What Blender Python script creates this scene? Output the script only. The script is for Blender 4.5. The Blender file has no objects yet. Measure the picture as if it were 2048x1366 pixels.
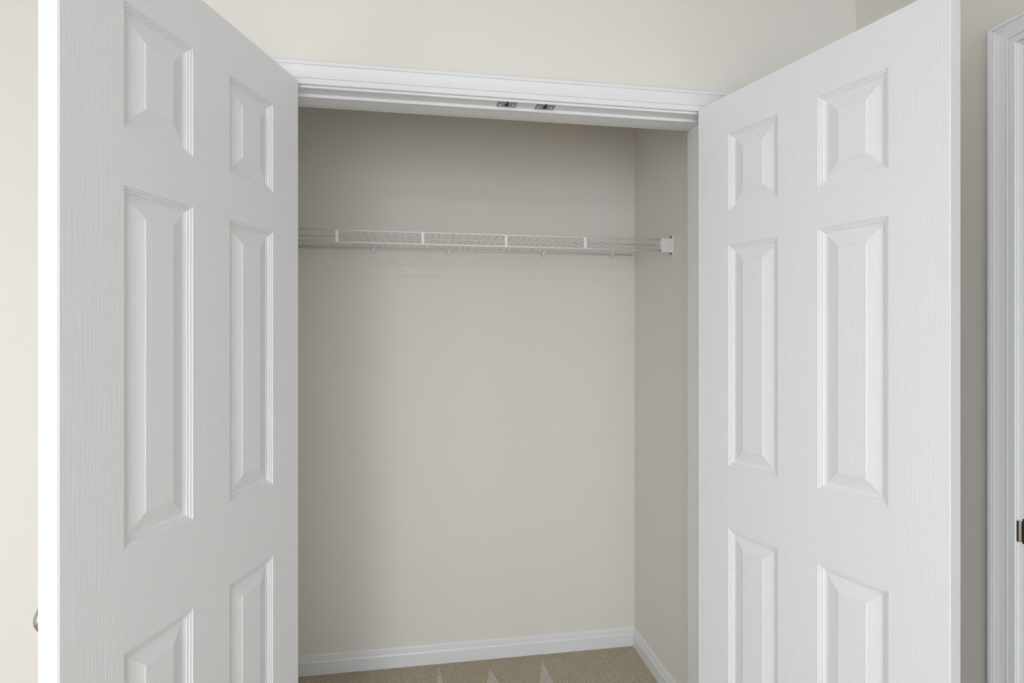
import bpy, bmesh, math, random
import numpy as np
from mathutils import Matrix, Vector

S = bpy.context.scene
COL = S.collection
random.seed(7)

# ------------------------------------------------------------------ camera
EYE = 1.36
cam_d = bpy.data.cameras.new('camera')
cam_d.sensor_width = 36.0
cam_d.lens = 1112.9 / 2048.0 * 36.0
cam_d.shift_y = -7.2 / 2048.0
cam_d.clip_start = 0.02
cam = bpy.data.objects.new('camera', cam_d)
cam.location = (0.0, 0.0, EYE)
cam.rotation_euler = (math.radians(90), 0, math.radians(-9.19))
COL.objects.link(cam)
S.camera = cam

# ------------------------------------------------------------------ world, daylight, exposure
W_ = bpy.data.worlds.new('overcast_sky')
S.world = W_
W_.use_nodes = True
W_.node_tree.nodes['Background'].inputs[0].default_value = (0.80, 0.88, 1.0, 1)
W_.node_tree.nodes['Background'].inputs[1].default_value = 1.0


def area(name, loc, rot, sx, sy, power, col):
    d = bpy.data.lights.new(name, 'AREA')
    d.shape = 'RECTANGLE'; d.size = sx; d.size_y = sy
    d.energy = power; d.color = col
    o = bpy.data.objects.new(name, d)
    o.location = loc; o.rotation_euler = rot
    COL.objects.link(o)
    return o


# daylight through the windows of the room (just outside the panes)
DAY = (0.80, 0.885, 1.0)
area('daylight_rear', (-0.25, -3.08, 1.20), (math.radians(90), 0, 0), 2.6, 1.8, 58, DAY)
area('daylight_left', (-2.78, -1.70, 1.35), (0, math.radians(-90), 0), 1.7, 1.3, 37, DAY)

vs = S.view_settings
S.display_settings.display_device = 'sRGB'
vs.view_transform = 'Standard'
vs.look = 'None'
vs.gamma = 1.0
vs.use_curve_mapping = False
vs.exposure = 0.0


# ------------------------------------------------------------------ materials
def newmat(name):
    m = bpy.data.materials.new(name); m.use_nodes = True
    nt = m.node_tree
    return m, nt, nt.nodes['Principled BSDF']


def N(nt, t, **kw):
    n = nt.nodes.new(t)
    for k, v in kw.items():
        setattr(n, k, v)
    return n


def obj_coords(nt, scale):
    tc = N(nt, 'ShaderNodeTexCoord'); mp = N(nt, 'ShaderNodeMapping')
    mp.inputs['Scale'].default_value = scale
    nt.links.new(tc.outputs['Object'], mp.inputs['Vector'])
    return mp.outputs['Vector']


def bump(nt, b, height, strength, dist):
    bp = N(nt, 'ShaderNodeBump')
    bp.inputs['Strength'].default_value = strength
    bp.inputs['Distance'].default_value = dist
    nt.links.new(height, bp.inputs['Height'])
    nt.links.new(bp.outputs['Normal'], b.inputs['Normal'])


def noise_mat(name, c0, c1, scale, nscale, rough, bstr, bdist, detail=4.0, spec=0.5):
    m, nt, b = newmat(name)
    v = obj_coords(nt, scale)
    no = N(nt, 'ShaderNodeTexNoise')
    no.inputs['Scale'].default_value = nscale
    no.inputs['Detail'].default_value = detail
    nt.links.new(v, no.inputs['Vector'])
    r = N(nt, 'ShaderNodeMix', data_type='RGBA')
    r.inputs[6].default_value = (*c0, 1); r.inputs[7].default_value = (*c1, 1)
    nt.links.new(no.outputs['Fac'], r.inputs[0])
    nt.links.new(r.outputs[2], b.inputs['Base Color'])
    b.inputs['Roughness'].default_value = rough
    b.inputs['Specular IOR Level'].default_value = spec
    if bstr:
        bump(nt, b, no.outputs['Fac'], bstr, bdist)
    return m


WALLC = (0.825, 0.787, 0.725)
WALLC2 = (0.835, 0.797, 0.735)
M = {}
M['wall'] = noise_mat('beige_wall_paint', WALLC, WALLC2, (1, 1, 1), 260, 0.62, 0.12, 0.0006, 3, 0.35)
M['ceiling'] = noise_mat('white_ceiling_paint', (0.85, 0.85, 0.84), (0.86, 0.86, 0.85), (1, 1, 1), 200, 0.8, 0.15, 0.0008, 3, 0.2)
TRIMC = (0.825, 0.825, 0.825)
M['trim'] = noise_mat('white_trim_paint', TRIMC, (0.835, 0.835, 0.835), (1, 1, 1), 30, 0.38, 0.04, 0.0003, 2)
DC0 = (0.85, 0.853, 0.865); DC1 = (0.86, 0.863, 0.875)


def grain_mat(name, scale, distort):
    m, nt, b = newmat(name)
    v = obj_coords(nt, scale)
    no = N(nt, 'ShaderNodeTexNoise')
    no.inputs['Scale'].default_value = 1.0
    no.inputs['Detail'].default_value = 3.0
    no.inputs['Distortion'].default_value = distort
    nt.links.new(v, no.inputs['Vector'])
    rp = N(nt, 'ShaderNodeValToRGB')
    rp.color_ramp.elements[0].position = 0.36
    rp.color_ramp.elements[1].position = 0.62
    nt.links.new(no.outputs['Fac'], rp.inputs['Fac'])
    b.inputs['Base Color'].default_value = (*[(a + c) / 2 for a, c in zip(DC0, DC1)], 1)
    b.inputs['Roughness'].default_value = 0.5
    b.inputs['Specular IOR Level'].default_value = 0.35
    bump(nt, b, rp.outputs['Color'], 0.20, 0.0006)
    return m


M['grain_v'] = grain_mat('white_door_paint_upright_grain', (330, 330, 9), 0.3)
M['grain_h'] = grain_mat('white_door_paint_level_grain', (9, 330, 330), 0.3)


def panel_mat():
    m, nt, b = newmat('white_door_paint_arched_grain')
    v = obj_coords(nt, (1, 0.0, 0.16))
    wv = N(nt, 'ShaderNodeTexWave', wave_type='BANDS', bands_direction='X')
    wv.inputs['Scale'].default_value = 60
    wv.inputs['Distortion'].default_value = 9
    wv.inputs['Detail'].default_value = 2
    wv.inputs['Detail Scale'].default_value = 0.35
    nt.links.new(v, wv.inputs['Vector'])
    b.inputs['Base Color'].default_value = (*[(a + c) / 2 for a, c in zip(DC0, DC1)], 1)
    b.inputs['Roughness'].default_value = 0.5
    b.inputs['Specular IOR Level'].default_value = 0.35
    bump(nt, b, wv.outputs['Fac'], 0.14, 0.0006)
    return m


M['panel'] = panel_mat()


def metal(name, col, rough, nscale=60.0, var=0.15, metallic=1.0):
    m, nt, b = newmat(name)
    v = obj_coords(nt, (1, 1, 1))
    no = N(nt, 'ShaderNodeTexNoise'); no.inputs['Scale'].default_value = nscale
    nt.links.new(v, no.inputs['Vector'])
    r = N(nt, 'ShaderNodeMix', data_type='RGBA')
    r.inputs[6].default_value = (*[c * (1 - var) for c in col], 1)
    r.inputs[7].default_value = (*[min(1, c * (1 + var)) for c in col], 1)
    nt.links.new(no.outputs['Fac'], r.inputs[0])
    nt.links.new(r.outputs[2], b.inputs['Base Color'])
    b.inputs['Metallic'].default_value = metallic
    b.inputs['Roughness'].default_value = rough
    return m


M['nickel'] = metal('satin_nickel', (0.62, 0.62, 0.63), 0.22)
M['bronze'] = metal('aged_nickel', (0.30, 0.26, 0.23), 0.35)
M['galv'] = metal('spangled_galvanised_steel', (0.36, 0.36, 0.35), 0.5, 420, 0.75, 0.7)
M['black'] = metal('black_iron', (0.02, 0.02, 0.02), 0.6, 60, 0.2, 0.3)
M['wire'] = noise_mat('white_vinyl_coating', (0.80, 0.79, 0.77), (0.83, 0.82, 0.80), (1, 1, 1), 50, 0.35, 0, 0)


def carpet_mat(name, c0, c1):
    m, nt, b = newmat(name)
    v = obj_coords(nt, (1, 1, 0.3))
    no = N(nt, 'ShaderNodeTexNoise'); no.inputs['Scale'].default_value = 330; no.inputs['Detail'].default_value = 3
    nt.links.new(v, no.inputs['Vector'])
    r = N(nt, 'ShaderNodeMix', data_type='RGBA')
    r.inputs[6].default_value = (*c0, 1); r.inputs[7].default_value = (*c1, 1)
    nt.links.new(no.outputs['Fac'], r.inputs[0])
    nt.links.new(r.outputs[2], b.inputs['Base Color'])
    b.inputs['Roughness'].default_value = 0.95
    b.inputs['Specular IOR Level'].default_value = 0.1
    bump(nt, b, no.outputs['Fac'], 0.8, 0.004)
    return m


M['carpet'] = carpet_mat('tan_carpet', (0.55, 0.46, 0.33), (0.98, 0.87, 0.69))
M['carpet_flat'] = carpet_mat('tan_carpet_ground', (0.42, 0.35, 0.255), (0.64, 0.55, 0.425))
M['carpet_brushed'] = carpet_mat('tan_carpet_brushed_pale', (0.92, 0.83, 0.72), (1.0, 0.95, 0.86))

m, nt, b = newmat('window_glass')
tr = N(nt, 'ShaderNodeBsdfTransparent'); gl = N(nt, 'ShaderNodeBsdfGlossy'); mx = N(nt, 'ShaderNodeMixShader')
gl.inputs['Roughness'].default_value = 0.02
mx.inputs[0].default_value = 0.06
nt.links.new(tr.outputs[0], mx.inputs[1]); nt.links.new(gl.outputs[0], mx.inputs[2])
nt.links.new(mx.outputs[0], nt.nodes['Material Output'].inputs['Surface'])
nt.nodes.remove(b)
M['glass'] = m

m, nt, b = newmat('bounce_panel_diffuser')  # glowing sheet of the added ceiling-bounce panel
b.inputs['Base Color'].default_value = (0.9, 0.89, 0.87, 1)
b.inputs['Roughness'].default_value = 0.4
b.inputs['Emission Color'].default_value = (0.96, 0.98, 1.0, 1)
b.inputs['Emission Strength'].default_value = 3.0
M['opal'] = m

# ------------------------------------------------------------------ mesh helpers
def link(name, me, mat, parent=None, smooth=False):
    o = bpy.data.objects.new(name, me)
    COL.objects.link(o)
    if mat is not None and not me.materials:
        me.materials.append(mat)
    if parent is not None:
        o.parent = parent
    if smooth:
        for p in me.polygons:
            p.use_smooth = True
    return o


def from_bm(name, bm):
    bmesh.ops.recalc_face_normals(bm, faces=bm.faces)
    me = bpy.data.meshes.new(name); bm.to_mesh(me); bm.free()
    return me


def bbox(bm, x0, x1, y0, y1, z0, z1, bev=0.0):
    r = bmesh.ops.create_cube(bm, size=1.0)
    vs_ = r['verts']
    for v in vs_:
        v.co = ((x0 + x1) / 2 + v.co.x * (x1 - x0), (y0 + y1) / 2 + v.co.y * (y1 - y0), (z0 + z1) / 2 + v.co.z * (z1 - z0))
    if bev:
        es = list({e for v in vs_ for e in v.link_edges})
        bmesh.ops.bevel(bm, geom=es, offset=bev, segments=2, affect='EDGES', profile=0.5)


def boxes(name, lst, mat, parent=None, bev=0.0):
    bm = bmesh.new()
    for b_ in lst:
        bbox(bm, *b_, bev=bev)
    return link(name, from_bm(name, bm), mat, parent)


def tube(bm, p0, p1, r, seg=8):
    p0, p1 = Vector(p0), Vector(p1)
    d = p1 - p0
    mt = Matrix.Translation((p0 + p1) / 2) @ d.to_track_quat('Z', 'Y').to_matrix().to_4x4()
    bmesh.ops.create_cone(bm, cap_ends=True, segments=seg, radius1=r, radius2=r, depth=d.length, matrix=mt)


def lathe(bm, prof, mt, seg=32):
    rings = []
    for (r, h) in prof:
        rings.append([bm.verts.new(mt @ Vector((r * math.cos(2 * math.pi * k / seg), r * math.sin(2 * math.pi * k / seg), h))) for k in range(seg)])
    for a, b_ in zip(rings, rings[1:]):
        for k in range(seg):
            bm.faces.new((a[k], a[(k + 1) % seg], b_[(k + 1) % seg], b_[k]))
    bm.faces.new(rings[0]); bm.faces.new(rings[-1])


def loft(name, secA, secB):
    """closed prism between two matching section polygons"""
    bm = bmesh.new()
    a = [bm.verts.new(p) for p in secA]; b_ = [bm.verts.new(p) for p in secB]
    n = len(a)
    for i in range(n):
        bm.faces.new((a[i], a[(i + 1) % n], b_[(i + 1) % n], b_[i]))
    bm.faces.new(a); bm.faces.new(b_[::-1])
    return from_bm(name, bm)


def tag(o, label, cat, group=None, kind=None):
    o['label'] = label
    o['category'] = cat
    if group: o['group'] = group
    if kind: o['kind'] = kind
    return o


def struct(o, label, cat):
    return tag(o, label, cat, kind='structure')


def empty(name, loc=(0, 0, 0), rz=0.0):
    o = bpy.data.objects.new(name, None)
    o.empty_display_size = 0.1
    o.location = loc; o.rotation_euler = (0, 0, rz)
    COL.objects.link(o)
    return o


# ------------------------------------------------------------------ dimensions (metres, camera foot at the origin)
YW = 1.558            # room face of the closet wall
YJ = 1.691            # closet face of the closet wall
XJL, XJR = -0.362, 0.850   # jamb faces of the closet opening
ZJ = 2.030            # underside of the head jamb
XCL, XCR = -0.530, 0.930   # closet side walls
YB = 2.348            # closet back wall
XR = 1.349            # right wall of the room
XL = -2.60            # left wall
YR = -2.90            # rear wall
ZC = 2.44
T = 0.115             # wall thickness
JT = 0.018            # jamb thickness
DY0, DY1 = 0.245, 1.066    # opening in the right wall
XH = 2.55             # far wall of the hallway

# ------------------------------------------------------------------ structure
struct(boxes('floor', [(XL - T, XH + T, YR - T, YB + T, -0.12, 0.0)], M['carpet_flat']), 'tan cut-pile carpet floor of the closet and room', 'floor')
struct(boxes('ceiling', [(XL - T, XH + T, YR - T, YB + T, ZC, ZC + 0.1)], M['ceiling']), 'flat white painted ceiling above the beige walls', 'ceiling')
struct(boxes('wall_front', [
    (XL, XJL - JT, YW, YJ, 0, ZC), (XJR + JT, XH, YW, YJ, 0, ZC), (XJL - JT, XJR + JT, YW, YJ, ZJ + JT, ZC)], M['wall']),
    'beige wall above and around the open closet doorway', 'wall')
struct(boxes('wall_closet_back', [(XCL - T, XCR + T, YB, YB + T, 0, ZC)], M['wall']), 'beige back wall inside the closet behind the wire shelf', 'wall')
struct(boxes('wall_closet_right', [(XCR, XCR + T, YJ, YB, 0, ZC)], M['wall']), 'beige right side wall inside the closet', 'wall')
struct(boxes('wall_closet_left', [(XCL - T, XCL, YJ, YB, 0, ZC)], M['wall']), 'beige left side wall inside the closet', 'wall')
struct(boxes('wall_right', [
    (XR, XR + T, DY1 + JT, YW, 0, ZC), (XR, XR + T, YR, DY0 - JT, 0, ZC), (XR, XR + T, DY0 - JT, DY1 + JT, ZJ + JT, ZC)], M['wall']),
    'beige side wall right of the open closet door', 'wall')
WYA, WYB, WZ0, WZ1 = -2.35, -1.05, 0.50, 2.20
struct(boxes('wall_left', [
    (XL - T, XL, YR, WYA, 0, ZC), (XL - T, XL, WYB, YJ, 0, ZC), (XL - T, XL, WYA, WYB, 0, WZ0), (XL - T, XL, WYA, WYB, WZ1, ZC)], M['wall']),
    'beige left wall of the room with a window', 'wall')
VXA, VXB, VZ0, VZ1 = -1.55, 1.05, 0.30, 2.10
struct(boxes('wall_rear', [
    (XL - T, VXA, YR - T, YR, 0, ZC), (VXB, XH + T, YR - T, YR, 0, ZC),
    (VXA, VXB, YR - T, YR, 0, VZ0), (VXA, VXB, YR - T, YR, VZ1, ZC)], M['wall']),
    'beige rear wall of the room with a wide window', 'wall')
struct(boxes('wall_hallway', [(XH, XH + T, YR, YW, 0, ZC)], M['wall']), 'beige hallway wall beyond the right doorway', 'wall')


# windows: frame, sashes, panes, sill
def window(name, label, axis, c, a0, a1, WZ0, WZ1):
    w = empty(name)
    def bx(nm, a, b_, z0, z1, d0, d1, mat, bev=0.002):
        if axis == 'x':
            return boxes(nm, [(c + d0, c + d1, a, b_, z0, z1)], mat, w, bev)
        return boxes(nm, [(a, b_, c + d0, c + d1, z0, z1)], mat, w, bev)
    s = -1
    def q(nm, a, b_, z0, z1, d0, d1, mat, bev=0.002):
        lo, hi = sorted((s * d0, s * d1))
        return bx(nm, a, b_, z0, z1, lo, hi, mat, bev)
    f = 0.045
    q('window_frame', a0, a0 + f, WZ0, WZ1, 0.03, 0.10, M['trim'])
    q('window_frame', a1 - f, a1, WZ0, WZ1, 0.03, 0.10, M['trim'])
    q('window_frame', a0 + f, a1 - f, WZ0, WZ0 + f, 0.03, 0.10, M['trim'])
    q('window_frame', a0 + f, a1 - f, WZ1 - f, WZ1, 0.03, 0.10, M['trim'])
    zm = (WZ0 + WZ1) / 2
    q('meeting_rail', a0 + f, a1 - f, zm - 0.02, zm + 0.02, 0.045, 0.085, M['trim'])
    q('pane', a0 + f, a1 - f, WZ0 + f, zm - 0.02, 0.062, 0.066, M['glass'], 0)
    q('pane', a0 + f, a1 - f, zm + 0.02, WZ1 - f, 0.062, 0.066, M['glass'], 0)
    q('window_sill', a0 - 0.04, a1 + 0.04, WZ0 - 0.03, WZ0 - 0.001, -0.04, -0.001, M['trim'])
    return struct(w, label, 'window')


window('window_1', 'wide white window in the rear wall behind the camera', 'y', YR, VXA, VXB, VZ0, VZ1)
window('window_2', 'white sash window in the left wall of the room', 'x', XL, WYA, WYB, WZ0, WZ1)

# closet ------------------------------------------------ jambs, stops, casing
boxl = lambda n, l, lab: struct(boxes(n, l, M['trim'], bev=0.0012), lab, 'trim')
boxl('trim_1', [(XJL - JT, XJR + JT, YW, YJ, ZJ, ZJ + JT)], 'white head jamb across the top of the closet opening')
boxl('trim_2', [(XJR, XJR + JT, YW, YJ, 0, ZJ)], 'white upright jamb on the right of the closet opening')
boxl('trim_3', [(XJL - JT, XJL, YW, YJ, 0, ZJ)], 'white upright jamb on the left of the closet opening')
ST0, ST1, STH = YW + 0.0365, YW + 0.090, 0.0095
boxl('trim_4', [(XJL, XJR, ST0, ST1, ZJ - STH, ZJ)], 'thin white door stop strip under the closet head jamb')
boxl('trim_5', [(XJR - STH, XJR, ST0, ST1, 0, ZJ - STH)], 'thin white door stop strip on the right closet jamb')
boxl('trim_6', [(XJL, XJL + STH, ST0, ST1, 0, ZJ - STH)], 'thin white door stop strip on the left closet jamb')

# casing section: (offset outward from the inner edge, proud of the wall)
CAS = [(0, 0), (0, 0.0085), (0.0015, 0.0100), (0.0135, 0.0105), (0.0145, 0.0085), (0.0152, 0.0085), (0.0162, 0.0112),
       (0.024, 0.0112), (0.033, 0.0122), (0.041, 0.0140), (0.0470, 0.0160), (0.0478, 0.0140), (0.0486, 0.0140), (0.0496, 0.0165),
       (0.0575, 0.0170), (0.0605, 0.0145), (0.0605, 0)]
RV = 0.006


def casing(n0, place, a0, a1, zi, labels):
    """place(a, proud, z) -> world; a runs along the wall, opening a0..a1"""
    A0, A1, ZI = a0 - RV, a1 + RV, zi + RV
    o1 = link('trim_%d' % n0, loft('casing_head', [place(A0 - o, p, ZI + o) for o, p in CAS], [place(A1 + o, p, ZI + o) for o, p in CAS]), M['trim'])
    o2 = link('trim_%d' % (n0 + 1), loft('casing_leg', [place(A0 - o, p, 0.0) for o, p in CAS], [place(A0 - o, p, ZI + o) for o, p in CAS]), M['trim'])
    o3 = link('trim_%d' % (n0 + 2), loft('casing_leg', [place(A1 + o, p, 0.0) for o, p in CAS], [place(A1 + o, p, ZI + o) for o, p in CAS]), M['trim'])
    for o, l in zip((o1, o2, o3), labels):
        struct(o, l, 'trim')


casing(7, lambda a, p, z: (a, YW - p, z), XJL, XJR, ZJ,
       ('white moulded casing running across the top of the closet opening',
        'white moulded casing leg hidden behind the left closet door',
        'white moulded casing leg hidden behind the right closet door'))
# right-hand room doorway
casing(10, lambda a, p, z: (XR - p, a, z), DY0, DY1, ZJ,
       ('white moulded casing over the doorway at the right picture edge',
        'white casing leg on the near side of the right doorway',
        'white moulded casing leg of the doorway at the right picture edge'))
boxl('trim_13', [(XR, XR + T, DY1, DY1 + JT, 0, ZJ)], 'white jamb with the strike plate in the right doorway')
boxl('trim_14', [(XR, XR + T, DY0 - JT, DY0, 0, ZJ)], 'white jamb on the near side of the right doorway')
boxl('trim_15', [(XR, XR + T, DY0 - JT, DY1 + JT, ZJ, ZJ + JT)], 'white head jamb of the right doorway')

# baseboards
BAS = [(0, 0), (0.0125, 0), (0.0125, 0.052), (0.0118, 0.0535), (0.0090, 0.0585), (0.0086, 0.067), (0.0066, 0.0685), (0.0060, 0.0760), (0.0030, 0.0810), (0, 0.0815)]


def base(name, p0, p1, nrm, m0, m1, label):
    """p0->p1 along the wall, nrm into the room; m0/m1: +1 inside mitre, 0 square"""
    p0, p1, nrm = Vector(p0), Vector(p1), Vector(nrm)
    d = (p1 - p0).normalized()
    A = [(*(p0 + nrm * o + d * (o * m0)), z) for o, z in BAS]
    B = [(*(p1 + nrm * o - d * (o * m1)), z) for o, z in BAS]
    struct(link(name, loft(name, A, B), M['trim']), label, 'baseboard')


base('baseboard_closet_back', (XCL, YB), (XCR, YB), (0, -1), 1, 1, 'white baseboard along the back wall of the closet')
base('baseboard_closet_right', (XCR, YB), (XCR, YJ), (-1, 0), 1, 0, 'white baseboard along the right side wall of the closet')
base('baseboard_closet_left', (XCL, YB), (XCL, YJ), (1, 0), 1, 0, 'white baseboard along the left side wall of the closet')
base('baseboard_front_left', (XL, YW), (XJL - RV - 0.0605, YW), (0, -1), 1, 0, 'white baseboard left of the closet opening')
base('baseboard_front_right', (XJR + RV + 0.0605, YW), (XR, YW), (0, -1), 0, 1, 'white baseboard right of the closet opening')
base('baseboard_right', (XR, YW), (XR, DY1 + RV + 0.0605), (-1, 0), 1, 0, 'white baseboard on the right wall behind the closet door')
base('baseboard_left', (XL, YR), (XL, YW), (1, 0), 1, 1, 'white baseboard along the left wall of the room')
base('baseboard_rear', (XL, YR), (XR, YR), (0, 1), 1, 1, 'white baseboard along the rear wall of the room')

# carpet pile where it shows, at the back of the closet
def pile():
    rng = np.random.default_rng(3)
    x0, x1, y0, y1, sp = XCL + 0.006, XCR - 0.006, 1.86, YB - 0.006, 0.0036
    gx, gy = np.meshgrid(np.arange(x0, x1, sp), np.arange(y0, y1, sp))
    n = gx.size
    px = gx.ravel() + rng.uniform(-.5, .5, n) * sp; py = gy.ravel() + rng.uniform(-.5, .5, n) * sp
    px = np.clip(px, x0, x1 - 0.0075); py = np.clip(py, y0, y1 - 0.0075)
    # pale wedges where the vacuum cleaner laid the pile over (tip, base centre, base half width)
    brushed = np.zeros(n, bool)
    for tx, ty, bx_, by, hw in WEDGES:
        t = (ty - py) / (ty - by)
        c = tx + (bx_ - tx) * t
        brushed |= (t > 0) & (np.abs(px - c) < hw * np.clip(t, 0, 1.6) + 0.002)
    h = rng.uniform(0.0028, 0.0056, n)
    h = np.where(brushed, h * 0.45 + 0.002, h)
    r = rng.uniform(0.0030, 0.0042, n)
    lx = rng.normal(0, 0.0018, n); ly = rng.normal(0, 0.0018, n)
    ly = np.where(brushed, ly * 0.5 + 0.001, ly - 0.001)
    a0 = rng.uniform(0, 6.283, n)
    V = np.zeros((n, 4, 3))
    for k in range(3):
        V[:, k, 0] = px + r * np.cos(a0 + k * 2.0944); V[:, k, 1] = py + r * np.sin(a0 + k * 2.0944); V[:, k, 2] = -0.001
    V[:, 3, 0] = px + lx; V[:, 3, 1] = py + ly; V[:, 3, 2] = h
    F = np.array([[0, 1, 3], [1, 2, 3], [2, 0, 3]])[None] + (np.arange(n) * 4)[:, None, None]
    me = bpy.data.meshes.new('carpet_pile')
    me.vertices.add(n * 4); me.vertices.foreach_set('co', V.ravel())
    me.loops.add(n * 9); me.loops.foreach_set('vertex_index', F.ravel().astype(np.int32))
    me.polygons.add(n * 3)
    me.polygons.foreach_set('loop_start', (np.arange(n * 3) * 3).astype(np.int32))
    me.materials.append(M['carpet']); me.materials.append(M['carpet_brushed'])
    me.polygons.foreach_set('material_index', np.repeat(brushed.astype(np.int32), 3))
    me.polygons.foreach_set('use_smooth', np.ones(n * 3, bool))
    me.update(calc_edges=True)
    o = bpy.data.objects.new('carpet_pile', me); COL.objects.link(o)
    return tag(o, 'short tan carpet pile with pale vacuum streaks at the closet back', 'carpet', kind='stuff')


WEDGES = [(0.067, 2.308, 0.0711, 2.210, 0.0080), (0.275, 2.264, 0.2744, 2.177, 0.0210), (0.4957, 2.278, 0.4854, 2.143, 0.0245)]
pile()

# ------------------------------------------------------------------ the six-panel closet doors
DW, DT = 0.6527, 0.037
DZ = [2.037, 1.9267, 1.7151, 1.6164, 1.005, 0.830, 0.232, 0.014]
SW, PW = 0.1136, 0.1589
DX = [0, SW, SW + PW, DW - SW - PW, DW - SW, DW]
# panel section: (inset from panel edge, height above the door face)
PRO = [(0, 0), (0.0007, -0.0024), (0.0045, -0.0026), (0.0052, -0.0051), (0.0092, -0.0053), (0.0100, -0.0078), (0.0150, -0.0096),
       (0.0195, -0.0096), (0.0460, -0.0032), (0.0476, -0.0020)]


def panel_mesh(w, h):
    bm = bmesh.new()
    for sy in (1, -1):
        rings = []
        for o, d in PRO:
            y = sy * (DT / 2 + d)
            rings.append([bm.verts.new(c) for c in ((o, y, o), (w - o, y, o), (w - o, y, h - o), (o, y, h - o))])
        for a, b_ in zip(rings, rings[1:]):
            for k in range(4):
                bm.faces.new((a[k], a[(k + 1) % 4], b_[(k + 1) % 4], b_[k]))
        bm.faces.new(rings[-1])
    # orient: front (+y) and back (-y) shells
    me = bpy.data.meshes.new('panel'); 
    bm.normal_update()
    for f in bm.faces:
        c = f.calc_center_median()
        if f.normal.y * c.y < 0:
            f.normal_flip()
    bm.to_mesh(me); bm.free()
    me.materials.append(M['panel'])
    return me


def door_meshes():
    out = []
    def bm_box(x0, x1, z0, z1, bevx):
        bm = bmesh.new()
        bbox(bm, x0, x1, -DT / 2, DT / 2, z0, z1)
        me = from_bm('door_member', bm)
        return me
    zt, zb = DZ[0], DZ[-1]
    for (x0, x1) in ((0, SW), (DW - SW, DW)):
        bm = bmesh.new(); bbox(bm, x0, x1, -DT / 2, DT / 2, zb, zt)
        xe = 0 if x0 == 0 else DW
        es = [e for e in bm.edges if all(abs(v.co.x - xe) < 1e-6 for v in e.verts)]
        bmesh.ops.bevel(bm, geom=es, offset=0.0016, segments=2, affect='EDGES')
        me = from_bm('stile', bm); me.materials.append(M['grain_v']); out.append(('stile', me, (0, 0, 0)))
    for (z0, z1) in ((DZ[1], DZ[0]), (DZ[3], DZ[2]), (DZ[5], DZ[4]), (DZ[7], DZ[6])):
        me = bm_box(SW, DW - SW, z0, z1, 0); me.materials.append(M['grain_h']); out.append(('rail', me, (0, 0, 0)))
    for (z0, z1) in ((DZ[2], DZ[1]), (DZ[4], DZ[3]), (DZ[6], DZ[5])):
        me = bm_box(DX[2], DX[3], z0, z1, 0); me.materials.append(M['grain_v']); out.append(('mullion', me, (0, 0, 0)))
        pm = panel_mesh(PW, z1 - z0)
        for x in (DX[1], DX[3]):
            out.append(('panel', pm, (x, 0, z0)))
    return out


DM = door_meshes()


def knob_mesh():
    bm = bmesh.new()
    lathe(bm, [(0.0005, 0.0295 + 0.0305), (0.010, 0.0595), (0.0185, 0.0565), (0.0245, 0.0505), (0.0268, 0.0440), (0.0262, 0.0380), (0.0215, 0.0310),
               (0.0135, 0.0265), (0.0105, 0.0220), (0.0105, 0.0060)], Matrix.Identity(4), 40)
    k = from_bm('knob', bm)
    bm = bmesh.new()
    lathe(bm, [(0.0005, 0.0075), (0.022, 0.0072), (0.0300, 0.0045), (0.0325, 0.0000)], Matrix.Identity(4), 40)
    r = from_bm('rosette', bm)
    for me in (k, r):
        me.materials.append(M['nickel'])
        for p in me.polygons: p.use_smooth = True
    return k, r


KN, RO = knob_mesh()


def hinge_mesh():
    bm = bmesh.new()
    tube(bm, (0, 0, -0.044), (0, 0, 0.044), 0.0048, 12)
    for z in (-0.047, 0.047):
        tube(bm, (0, 0, z - 0.003), (0, 0, z + 0.003), 0.0036, 10)
    me = from_bm('hinge', bm); me.materials.append(M['nickel'])
    return me


HG = hinge_mesh()


def closet_door(name, hx, hy, ang, side, label):
    """side -1: hinged on the left jamb. (hx, hy): hinge-edge corner of the closet-side face."""
    th = math.atan2(-math.cos(ang), side * math.sin(ang))
    Y = Vector((-math.sin(th), math.cos(th), 0))
    inner = -side            # sign of local y that faces the closet side
    o = Vector((hx, hy, 0)) - Y * (inner * DT / 2)
    d = empty(name, o, th)
    for nm, me, loc in DM:
        p = bpy.data.objects.new(nm, me); COL.objects.link(p); p.parent = d; p.location = loc
    kn = bpy.data.objects.new('door_knob', KN); COL.objects.link(kn); kn.parent = d
    kn.location = (DW - 0.060, -inner * DT / 2, KNZ); kn.rotation_euler = (math.radians(90) * inner, 0, 0)
    kn['label'] = 'satin nickel round knob'
    rs = bpy.data.objects.new('rosette', RO); COL.objects.link(rs); rs.parent = kn
    for z in (0.20, 1.03, 1.86):
        h = bpy.data.objects.new('hinge', HG); COL.objects.link(h); h.parent = d
        h.location = (-0.002, -inner * (DT / 2 + 0.006), z); h['label'] = 'satin nickel hinge barrel'
    return struct(d, label, 'door')


KNZ = 0.914
K = 1.07
closet_door('door_1', -0.3003 * K, 1.4361 * K, 0.3253, -1, 'white six-panel closet door swung open on the left, in grey shade')
closet_door('door_2', 0.7557 * K, 1.4408 * K, 0.2945, 1, 'white six-panel closet door swung open on the right, brightly lit')

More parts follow.
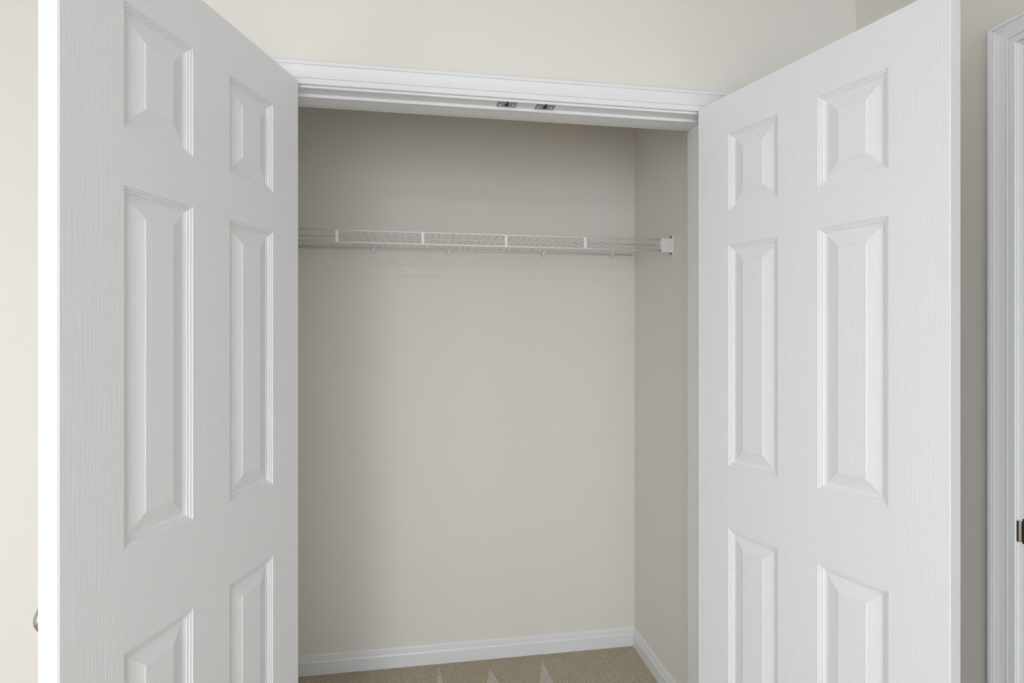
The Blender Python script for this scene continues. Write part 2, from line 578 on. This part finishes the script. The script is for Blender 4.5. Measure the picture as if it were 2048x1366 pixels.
# ------------------------------------------------------------------ catch plates under the head jamb
def catch_plate(cx, label):
    e = empty('catch_plate', (cx, YW + 0.019, ZJ))
    bm = bmesh.new()
    bbox(bm, -0.028, 0.028, -0.0175, 0.0165, -0.0016, 0.0)
    me = from_bm('plate', bm); link('plate', me, M['galv'], e)
    bm = bmesh.new()
    tube(bm, (0, 0.002, -0.0030), (0, 0.002, -0.0014), 0.0060, 14)
    link('socket', from_bm('socket', bm), M['black'], e)
    bm = bmesh.new()
    bbox(bm, -0.0017, 0.0017, -0.0205, 0.001, -0.0042, -0.0015)
    link('tab', from_bm('tab', bm), M['black'], e)
    for sx in (-0.019, 0.019):
        bm = bmesh.new()
        lathe(bm, [(0.0036, 0.0), (0.0030, -0.0012), (0.0008, -0.0016)], Matrix.Translation((sx, 0.002, -0.0015)), 12)
        link('screw', from_bm('screw', bm), M['nickel'], e)
    return tag(e, label, 'catch plate', 'catch plates under the closet head jamb')


catch_plate(0.240, 'small galvanised door catch plate under the head jamb, nearer the left closet door')
catch_plate(0.352, 'small galvanised door catch plate under the head jamb, nearer the right closet door')

# ------------------------------------------------------------------ wire shelf
def wire_shelf():
    YF, ZT, ZL = 1.965, 1.7275, 1.6868
    YK = YB - 0.010
    sh = empty('wire_shelf', (0, 0, 0))
    xa, xb = XCL + 0.012, XCR - 0.014
    def rod(nm, y, z, r, x0=xa, x1=xb):
        bm = bmesh.new(); tube(bm, (x0, y, z), (x1, y, z), r, 12)
        return link(nm, from_bm(nm, bm), M['wire'], sh, True)
    rod('front_rod', YF, ZT, 0.0031, xa, 0.905)
    rod('lip_rod', YF, ZL, 0.0035, xa, 0.905)
    rod('back_rod', YK, ZT - 0.002, 0.0032)
    for y in (2.090, 2.215):
        rod('cross_rod', y, ZT - 0.0005, 0.0026)
    bm = bmesh.new()
    tube(bm, (0, YF - 0.0030, ZT + 0.0040), (0, YK + 0.003, ZT + 0.0040), 0.00135, 6)
    wm = from_bm('wire', bm); wm.materials.append(M['wire'])
    n = int((xb - xa) / 0.0262)
    for k in range(n + 1):
        o = bpy.data.objects.new('wire', wm); COL.objects.link(o); o.parent = sh
        o.location = (xa + 0.004 + k * 0.0262, 0, 0)
    bm = bmesh.new(); bbox(bm, -0.0052, 0.0052, YF - 0.0042, YF - 0.0022, ZL, ZT, 0.0005)
    stm = from_bm('strap', bm); stm.materials.append(M['wire'])
    for x in (-0.2856, 0.0036, 0.2962, 0.588):
        o = bpy.data.objects.new('strap', stm); COL.objects.link(o); o.parent = sh; o.location = (x, 0, 0)
    # wall clips along the back rod
    bm = bmesh.new()
    tube(bm, (0, YK - 0.006, ZT - 0.011), (0, YB - 0.0008, ZT - 0.011), 0.0072, 12)
    bbox(bm, -0.0060, 0.0060, YK - 0.0065, YB - 0.0012, ZT - 0.009, ZT + 0.003, 0.001)
    tube(bm, (0, YK - 0.0085, ZT - 0.012), (0, YK - 0.005, ZT - 0.012), 0.0030, 8)
    cm = from_bm('wall_clip', bm); cm.materials.append(M['wire'])
    for x in (-0.194, 0.1115, 0.5154, 0.8225):
        o = bpy.data.objects.new('wall_clip', cm); COL.objects.link(o); o.parent = sh; o.location = (x, 0, 0)
    # end bracket on the right wall
    bm = bmesh.new()
    bbox(bm, 0.879, XCR - 0.004, YF - 0.0085, YF - 0.0060, ZL - 0.006, ZT + 0.004, 0.0008)
    bbox(bm, 0.879, XCR - 0.004, YF + 0.0062, YF + 0.0085, ZL - 0.006, ZT - 0.001, 0.0008)
    bbox(bm, 0.879, XCR - 0.004, YF - 0.0082, YF + 0.0082, ZL - 0.0068, ZL - 0.0042, 0.0006)
    br = link('end_bracket', from_bm('end_bracket', bm), M['wire'], sh)
    bm = bmesh.new()
    bbox(bm, XCR - 0.0060, XCR - 0.0006, YF - 0.012, YF + 0.012, ZL - 0.018, ZT + 0.018, 0.0012)
    link('flange', from_bm('flange', bm), M['wire'], br)
    for z in (ZL - 0.0115, ZT + 0.0105):
        bm = bmesh.new()
        tube(bm, (XCR - 0.012, YF, z), (XCR - 0.004, YF, z), 0.0030, 10)
        link('screw', from_bm('screw', bm), M['bronze'], br)
    return tag(sh, 'white wire closet shelf with a hanging lip, fixed across the closet', 'shelf')


wire_shelf()

# ------------------------------------------------------------------ strike plate in the right doorway
def strike_plate():
    e = empty('strike_plate', (XR + 0.018, DY1 - 0.0006, 0.919))
    bm = bmesh.new()
    bbox(bm, -0.017, 0.030, -0.0012, 0.0004, -0.0285, 0.0285, 0.0003)
    link('plate', from_bm('plate', bm), M['bronze'], e)
    bm = bmesh.new()
    prof = [(-0.017, -0.0012), (-0.021, -0.0006), (-0.0235, 0.0018), (-0.0245, 0.0050), (-0.0258, 0.0050), (-0.0252, 0.0012), (-0.022, -0.0018), (-0.017, -0.0026)]
    a = [bm.verts.new((x, y, -0.0235)) for x, y in prof]; b_ = [bm.verts.new((x, y, 0.0235)) for x, y in prof]
    for i in range(len(prof)):
        bm.faces.new((a[i], a[(i + 1) % len(prof)], b_[(i + 1) % len(prof)], b_[i]))
    bm.faces.new(a); bm.faces.new(b_[::-1])
    link('lip', from_bm('lip', bm), M['bronze'], e)
    bm = bmesh.new(); bbox(bm, -0.006, 0.010, -0.0018, -0.0008, -0.012, 0.012)
    link('latch_hole', from_bm('latch_hole', bm), M['black'], e)
    for z in (-0.021, 0.021):
        bm = bmesh.new(); tube(bm, (0.006, -0.0022, z), (0.006, -0.0008, z), 0.0036, 12)
        link('screw', from_bm('screw', bm), M['bronze'], e)
    return tag(e, 'dark nickel strike plate on the jamb at the right picture edge', 'strike plate')


strike_plate()


# ------------------------------------------------------------------ added panel standing in for flash bounced off the ceiling (behind the camera)
def bounce_panel():
    e = empty('bounce_panel', (-1.0, -1.9, ZC))
    def ring(nm, a, b_, z0, z1, mat):
        bm = bmesh.new()
        for q in ((-a, -b_, -a, a), (b_, a, -a, a), (-b_, b_, -a, -b_), (-b_, b_, b_, a)):
            bbox(bm, *q, z0, z1)
        return link(nm, from_bm(nm, bm), mat, e)
    ring('bounce_panel_frame', 0.47, 0.445, -0.055, -0.001, M['trim'])
    bm = bmesh.new(); bbox(bm, -0.445, 0.445, -0.445, 0.445, -0.046, -0.040)
    link('diffuser', from_bm('diffuser', bm), M['opal'], e)
    d = bpy.data.lights.new('bounce_panel_light', 'AREA')
    d.shape = 'SQUARE'; d.size = 0.86; d.energy = 44; d.color = (0.96, 0.98, 1.0)
    lo = bpy.data.objects.new('bounce_panel_light', d); COL.objects.link(lo)
    lo.parent = e; lo.location = (0, 0, -0.050)
    return tag(e, 'square white panel added behind the camera to stand in for ceiling-bounced flash', 'lamp')


bounce_panel()
